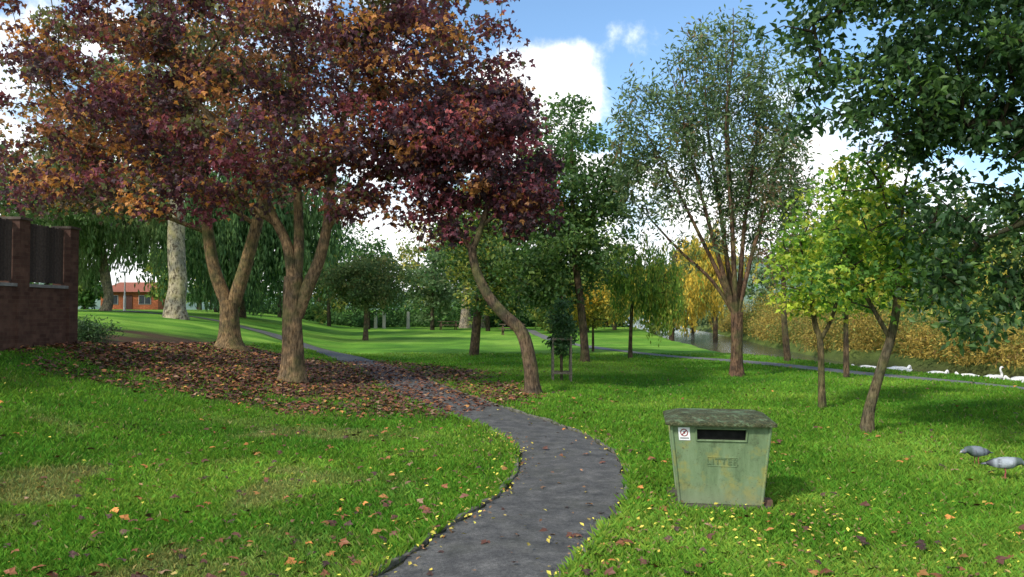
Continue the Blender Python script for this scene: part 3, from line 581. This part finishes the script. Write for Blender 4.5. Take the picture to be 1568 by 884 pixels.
# ---- brick house far left
hs=empty('brick_house',(-46.6,100,1.75),0)
OB=(.5,.16,.075)
mb=MB(); box(mb,(0,0,.9),(7,6,2.6),OB); part('walls',mb,[M_brick],hs)
mb=MB(); V=[(-3.9,-3.5,2.2),(3.9,-3.5,2.2),(3.9,3.5,2.2),(-3.9,3.5,2.2),(-2.6,0,3.5),(2.6,0,3.5)]
mb.add(V,[(0,1,5,4),(2,3,4,5)],(.3,.11,.07)); mb.add(V,[(1,2,5),(3,0,4)],(.3,.11,.07)); mb.add(V,[(3,2,1,0)],(.4,.4,.38)); part('roof',mb,[M_wood],hs)
mb=MB(); mf=MB()
for q in (-2.1,1.9):
    box(mf,(q,-3.02,1.25),(1.5,.08,1.1),(.5,.5,.48)); box(mb,(q-.36,-3.075,1.25),(.64,.03,.98),(.03,.04,.05)); box(mb,(q+.36,-3.075,1.25),(.64,.03,.98),(.03,.04,.05))
part('windows',mb,[M_gen],hs); part('window_frames',mf,[M_gen],hs)
mb=MB(); box(mb,(-.1,-3.03,.8),(.95,.1,2.0),(.12,.05,.04)); part('door',mb,[M_gen],hs)
def lamp(x_,y_,h):
    e=empty('street_lamp',(x_,y_,float(hgt(x_,y_)))); mb=MB()
    tube(mb,[(0,0,-.1),(0,0,.9),(0,0,.95),(0,0,h)],[.08,.08,.05,.035],10,(.55,.56,.55)); part('post',mb,[M_gen],e)
    mb=MB(); box(mb,(.0,-.12,h+.04),(.2,.55,.1),(.6,.6,.58),0,0,.7,.8); part('lantern',mb,[M_gen],e)
lamp(-24.8,51,2.4)
sf=empty('tree_stake_frame',(1.23,19.8,0)); g0=float(hgt(1.23,19.8)); mb=MB()
for sx,sy in ((-.22,-.2),(.22,-.2),(.22,.2),(-.22,.2)): tube(mb,[(sx,sy,g0-.1),(sx,sy,g0+1.12)],[.028,.026],8,(.2,.17,.12))
part('stakes',mb,[M_wood],sf); mb=MB()
for zz in (.22,1.05):
    box(mb,(0,-.235,g0+zz),(.5,.02,.05),(.2,.17,.12)); box(mb,(0,.235,g0+zz),(.5,.02,.05),(.2,.17,.12))
part('rails',mb,[M_wood],sf)
mb=MB()
for xx in (-13.0,-12.2,-9.9): box(mb,(xx,76,.75),(.3,.3,1.7),(.5,.48,.42),0,0,.8,.8)
mb.build('tree_guards',[M_wood])
def picnic(x_,y_,rz):
    e=empty('picnic_table',(x_,y_,float(hgt(x_,y_))),rz); mb=MB(); c=(.12,.085,.055)
    for q in (-.3,-.15,0,.15,.3): box(mb,(0,q,.75),(1.8,.14,.04),c)
    part('table_top',mb,[M_wood],e); mb=MB()
    for q in (-.78,-.64,.64,.78): box(mb,(0,q,.45),(1.8,.13,.04),c)
    part('seats',mb,[M_wood],e); mb=MB()
    for sx in (-.65,.65):
        for s in (-1,1): tube(mb,[(sx,s*.62,0),(sx,s*.25,.73)],[.045,.045],4,c)
        box(mb,(sx+.06,0,.40),(.04,1.66,.08),c)
    part('legs',mb,[M_wood],e)
picnic(-5.6,70,.2); picnic(.0,56,.1)
# ---------------------------------------------------------------- litter bin
lb=empty('litter_bin',(1.90,7.42,float(hgt(1.9,7.4))),math.radians(-9))
def binmat(name,moss):
    m,nt,o=newmat(name); t=N(nt,'ShaderNodeTexCoord').outputs['Object']
    mp=N(nt,'ShaderNodeMapping'); mp.inputs['Scale'].default_value=(1,1,.25); nt.links.new(t,mp.inputs[0])
    st=noise(nt,mp.outputs[0],11,6,.7); bl=noise(nt,t,4.5,6,.65); fi=noise(nt,t,45,5,.7); b2_=noise(nt,t,7.3,6,.7)
    c=ramp(nt,st,[(.3,(.11,.165,.08)),(.5,(.165,.24,.12)),(.72,(.22,.30,.165))])
    sz=N(nt,'ShaderNodeSeparateXYZ'); nt.links.new(t,sz.inputs[0])
    c=mixc(nt,ramp(nt,bl,[(.53,(0,0,0)),(.64,(.7,.7,.7))]),c,(.30,.28,.07))
    lo=N(nt,'ShaderNodeMapRange'); nt.links.new(sz.outputs[2],lo.inputs[0]); lo.inputs[1].default_value=.25; lo.inputs[2].default_value=.0; lo.inputs[3].default_value=0; lo.inputs[4].default_value=.5
    c=mixc(nt,lo.outputs[0],c,(.25,.26,.17))
    c=mixc(nt,ramp(nt,b2_,[(.56,(0,0,0)),(.68,(.6,.6,.6))]),c,(.075,.10,.045))
    c=mixc(nt,ramp(nt,fi,[(.6,(0,0,0)),(.68,(.75,.75,.75))]),c,(.08,.065,.04))
    if moss:
        mo=noise(nt,t,9,7,.75); c=mixc(nt,ramp(nt,mo,[(.40,(0,0,0)),(.5,(1,1,1))]),c,ramp(nt,fi,[(.35,(.03,.035,.018)),(.5,(.07,.08,.03)),(.66,(.17,.15,.08))]))
    principled(nt,o,c,.6,.3,bump(nt,fi,.3 if not moss else 1,.004 if not moss else .03)); return m
M_bin=binmat('bin_paint',False); M_lid=binmat('mossy_lid',True)
HB=.72; wb,wt=.355,.43; db,dt_=.28,.345
def fp(u,v,dd=0):
    hw=wb+(wt-wb)*v; hd=db+(dt_-db)*v
    return ((2*u-1)*hw,-hd+dd,HB*v+.02)
mb=MB(); us=[0,.26,.76,1]; vs=[0,.80,.93,1]
V=[fp(u,v) for v in vs for u in us]; F=[]
for j in range(3):
    for i in range(3):
        if (i,j)!=(1,1): F.append((j*4+i,j*4+i+1,(j+1)*4+i+1,(j+1)*4+i))
mb.add(V,F,(1,1,1))
hole=[fp(.26,.80),fp(.76,.80),fp(.76,.93),fp(.26,.93)]; inn=[(a,b+.03,c_) for a,b,c_ in hole]
mb.add(hole+inn,[(0,1,5,4),(1,2,6,5),(2,3,7,6),(3,0,4,7)],(1,1,1))
def bp(sx,sy,v): return (sx*(wb+(wt-wb)*v),sy*(db+(dt_-db)*v),HB*v+.02)
V=[bp(-1,-1,0),bp(1,-1,0),bp(1,1,0),bp(-1,1,0),bp(-1,-1,1),bp(1,-1,1),bp(1,1,1),bp(-1,1,1)]
mb.add(V,[(1,2,6,5),(2,3,7,6),(3,0,4,7),(3,2,1,0)],(1,1,1)); part('body',mb,[M_bin],lb)
mb=MB()
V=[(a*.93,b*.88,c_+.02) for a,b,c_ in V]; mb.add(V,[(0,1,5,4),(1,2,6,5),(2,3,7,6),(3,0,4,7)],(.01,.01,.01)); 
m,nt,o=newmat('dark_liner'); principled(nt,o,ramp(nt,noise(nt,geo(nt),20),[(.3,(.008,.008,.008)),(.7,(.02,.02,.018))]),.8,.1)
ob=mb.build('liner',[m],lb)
mb=MB()
for sx in (-1,1):
    for sy in (-1,1):
        a=bp(sx,sy,0); b=bp(sx,sy,.985); tube(mb,[a,b],[.014,.014],8,(1,1,1))
for u0,v0,u1,v1 in ((.25,.79,.77,.79),(.25,.94,.77,.94),(.25,.79,.25,.94),(.77,.79,.77,.94)):
    a=fp(u0,v0,-.004); b=fp(u1,v1,-.004); tube(mb,[a,b],[.008,.008],6,(1,1,1))
for u0,v0,u1,v1 in ((.36,.475,.68,.475),(.36,.585,.68,.585),(.36,.475,.36,.585),(.68,.475,.68,.585)):
    a=fp(u0,v0,-.001); b=fp(u1,v1,-.001); tube(mb,[a,b],[.0035,.0035],6,(1,1,1))
part('edge_beads',mb,[M_bin],lb)
mb=MB(); rings=[(.462,.385,.728),(.476,.40,.726),(.48,.403,.735),(.478,.401,.753),(.465,.388,.761),(.36,.22,.805),(.34,.20,.809)]
V=[]; 
for a,b,c_ in rings:
    k_=.02
    V+=[(-a+k_,-b,c_),(a-k_,-b,c_),(a,-b+k_,c_),(a,b-k_,c_),(a-k_,b,c_),(-a+k_,b,c_),(-a,b-k_,c_),(-a,-b+k_,c_)]
F=[(i*8+j,i*8+(j+1)%8,(i+1)*8+(j+1)%8,(i+1)*8+j) for i in range(len(rings)-1) for j in range(8)]
mb.add(V,F,(1,1,1)); mb.add(V[-8:],[list(range(8))],(1,1,1)); mb.add(V[:8],[list(range(8))[::-1]],(1,1,1))
part('lid',mb,[M_lid],lb)
nrm_t=math.atan2(dt_-db,HB)
mb=MB(); a=fp(.065,.79,-.004); b=fp(.185,.79,-.004); c_=fp(.185,.95,-.004); d_=fp(.065,.95,-.004); mb.add([a,b,c_,d_],[(0,1,2,3)],(.8,.8,.8))
q=[fp(.08,.81,-.006),fp(.17,.81,-.006),fp(.17,.825,-.006),fp(.08,.825,-.006)]; mb.add(q,[(0,1,2,3)],(.2,.2,.2))
part('sticker',mb,[M_gen],lb)
mb=MB(); n=20; V=[]
for i in range(n):
    t=i/n*2*math.pi
    for r_ in (.026,.034): V.append(fp(.125+r_*math.cos(t)/.83,.885+r_*math.sin(t)/HB,-.006))
mb.add(V,[(2*i,2*((i+1)%n),2*((i+1)%n)+1,2*i+1) for i in range(n)],(.25,.03,.03))
V=[fp(.125+s*.024/.83+o_/.83,.885+s*.024/HB-o_/HB,-.0065) for s,o_ in ((-1,.003),(1,.003),(1,-.003),(-1,-.003))]; mb.add(V,[(0,1,2,3)],(.25,.03,.03))
mb.add([fp(.115,.872,-.0062),fp(.135,.872,-.0062),fp(.132,.90,-.0062),fp(.118,.90,-.0062)],[(0,1,2,3)],(.05,.05,.05))
part('sticker_symbol',mb,[M_gen],lb)
m,nt,o=newmat('worn_lettering'); principled(nt,o,ramp(nt,noise(nt,geo(nt),60),[(.3,(.09,.14,.065)),(.7,(.17,.24,.12))]),.6,.3)
cu=bpy.data.curves.new('lettering','FONT'); cu.body='LITTER'; cu.size=.08; cu.extrude=.004; cu.align_x='CENTER'; cu.align_y='CENTER'; cu.space_character=1.15
ob=bpy.data.objects.new('lettering',cu); SC.collection.objects.link(ob); ob.parent=lb
p=fp(.52,.53,-.002); ob.location=p; ob.rotation_euler=(math.radians(90)+nrm_t*1.0,0,0); cu.materials.append(m)
mb=MB(); box(mb,(.40,-.2,.03),(.12,.12,.07),(.12,.07,.05),0,0,.85,.85); box(mb,(0,0,.006),(.9,.75,.02),(.09,.08,.06)); part('base_slab',mb,[M_wood],lb)
# ---------------------------------------------------------------- birds
def loft(mb,st,col,seg=14,M=None):
    V=[];C=[]
    th=np.arange(seg)*2*math.pi/seg
    for s in st:
        x_,z_,w_,h_=s[:4]; cc=s[4] if len(s)>4 else col
        for t in th: V.append((x_,w_*math.cos(t),z_+h_*math.sin(t))); C.append(cc)
    F=[(i*seg+j,i*seg+(j+1)%seg,(i+1)*seg+(j+1)%seg,(i+1)*seg+j) for i in range(len(st)-1) for j in range(seg)]
    mb.add(V,F,np.array(C),0,True)
def wing(mb,side,x0,x1,z0,w0,col,tipc,L=9,th_=.012,hh=.04):
    V=[];C=[]
    for i in range(L):
        f_=i/(L-1); x_=x0+(x1-x0)*f_; h_=hh*math.sin(math.pi*min(1,f_*.85+.12))**.7; y_=side*(w0*(1-.75*f_**1.5))
        for dy,dz in ((0,h_),(th_,h_*.3),(th_,-h_*.5),(0,-h_)): V.append((x_,y_+side*dy,z0+dz-.02*f_)); C.append(tipc if f_>.75 else (tuple(.35*k_ for k_ in col) if (i in(4,6) and hh<.06) else col))
    F=[(i*4+j,i*4+j+1,(i+1)*4+j+1,(i+1)*4+j) for i in range(L-1) for j in range(3)]
    mb.add(V,F,np.array(C),0,True)
def pigeon(x_,y_,rz,c,down):
    e=empty('pigeon',(x_,y_,float(hgt(x_,y_))+.045),rz); e.scale=(1.1,)*3
    G=(.08,.11,.10)
    mb=MB(); hz=.13 if down else .2; hx_=.165 if down else .135
    loft(mb,[(-.19,.10,.004,.002,(.06,.06,.07)),(-.185,.10,.022,.006,(.06,.06,.07)),(-.13,.108,.026,.012,c),(-.09,.115,.035,.03,c),(-.04,.12,.052,.05,c),(.02,.122,.058,.056,c),(.065,.128,.05,.05,c),(.095,.14,.036,.04,G),
      ((.095+hx_)/2+.005,(.14+hz)/2+.01,.023,.028,G),(hx_-.015,hz-.004,.021,.023,(.12,.14,.16)),(hx_+.005,hz,.021,.021,(.16,.18,.2)),(hx_+.022,hz-.002,.013,.013,(.16,.18,.2)),(hx_+.03,hz-.006,.006,.006,(.5,.5,.48)),(hx_+.05,hz-.014,.002,.002,(.08,.07,.06))],c)
    part('body',mb,[M_feather],e)
    mb=MB(); wing(mb,1,.06,-.15,.13,.05,tuple(k*1.15 for k in c),(.05,.05,.06)); wing(mb,-1,.06,-.15,.13,.05,tuple(k*1.15 for k in c),(.05,.05,.06)); part('wings',mb,[M_feather],e)
    mb=MB()
    for s in (-1,1):
        tube(mb,[(.0,s*.022,.085),(.008,s*.024,.04),(0,s*.025,-.015)],[.008,.004,.004],6,(.35,.09,.08))
        for a in (-.5,0,.5,3.14): tube(mb,[(0,s*.025,-.012),(.028*math.cos(a),s*.025+.028*math.sin(a),-.018)],[.0035,.002],5,(.35,.09,.08))
    for s in (-1,1): box(mb,(hx_+.008,s*.0195,hz+.004),(.006,.003,.006),(.5,.12,.02))
    part('legs',mb,[M_feather],e)
pigeon(5.08,8.75,math.radians(195),(.20,.22,.25),True)
pigeon(4.95,8.05,math.radians(-25),(.30,.33,.36),True)
def swan(x_,y_,rz,s,pose=0):
    e=empty('swan',(x_,y_,-.5),rz); e.scale=(s,)*3; W=(.8,.8,.77); mb=MB()
    loft(mb,[(-.62,.30,.01,.01,W),(-.55,.27,.08,.04,W),(-.4,.2,.17,.13,W),(-.15,.15,.23,.2,W),(.1,.13,.24,.2,W),(.3,.13,.19,.17,W),(.42,.15,.12,.12,W),(.48,.18,.07,.08,W)],W)
    part('body',mb,[M_feather],e); mb=MB()
    wing(mb,1,.3,-.5,.24,.2,W,W,9,.05,.13); wing(mb,-1,.3,-.5,.24,.2,W,W,9,.05,.13); part('wings',mb,[M_feather],e)
    mb=MB()
    if pose==0: P=[(.42,0,.15),(.54,0,.26),(.55,0,.38),(.48,0,.5),(.47,0,.6),(.54,0,.66),(.62,0,.65)]
    else: P=[(.42,0,.15),(.55,0,.28),(.62,0,.36),(.66,0,.30),(.68,0,.16),(.72,0,.06),(.76,0,.0)]
    S=smooth_path([(*p,r) for p,r in zip(P,(.085,.065,.05,.043,.04,.048,.04))],4); tube(mb,S[:,:3],S[:,3],10,W)
    part('neck',mb,[M_feather],e); mb=MB(); l=P[-1]; tube(mb,[(l[0]-.005,0,l[2]),(l[0]+.06,0,l[2]-.02),(l[0]+.12,0,l[2]-.04)],[.036,.025,.012],8,(.5,.16,.03)); box(mb,(l[0],0,l[2]+.022),(.035,.03,.03),(.02,.02,.02)); part('bill',mb,[M_feather],e)
for a in ((12.8,28.9,2.8,.7,1),(13.5,27.9,.3,.8,1),(13.3,27.3,3.3,.7,1),(14.1,26.5,.2,.65,1),(14.5,25.4,2.0,.65,1),(14.95,24.8,.4,.7,0),(15.3,24.0,3.0,.7,1),(12.0,29.9,1.4,.6,1)): swan(*a)
# ---------------------------------------------------------------- camera
cam=bpy.data.cameras.new('camera'); cam.lens=28; cam.sensor_width=36; cam.clip_end=3000; cam.clip_start=.05
co=bpy.data.objects.new('camera',cam); SC.collection.objects.link(co); co.location=(0,0,1.75); co.rotation_euler=(math.radians(91.55),0,0); SC.camera=co
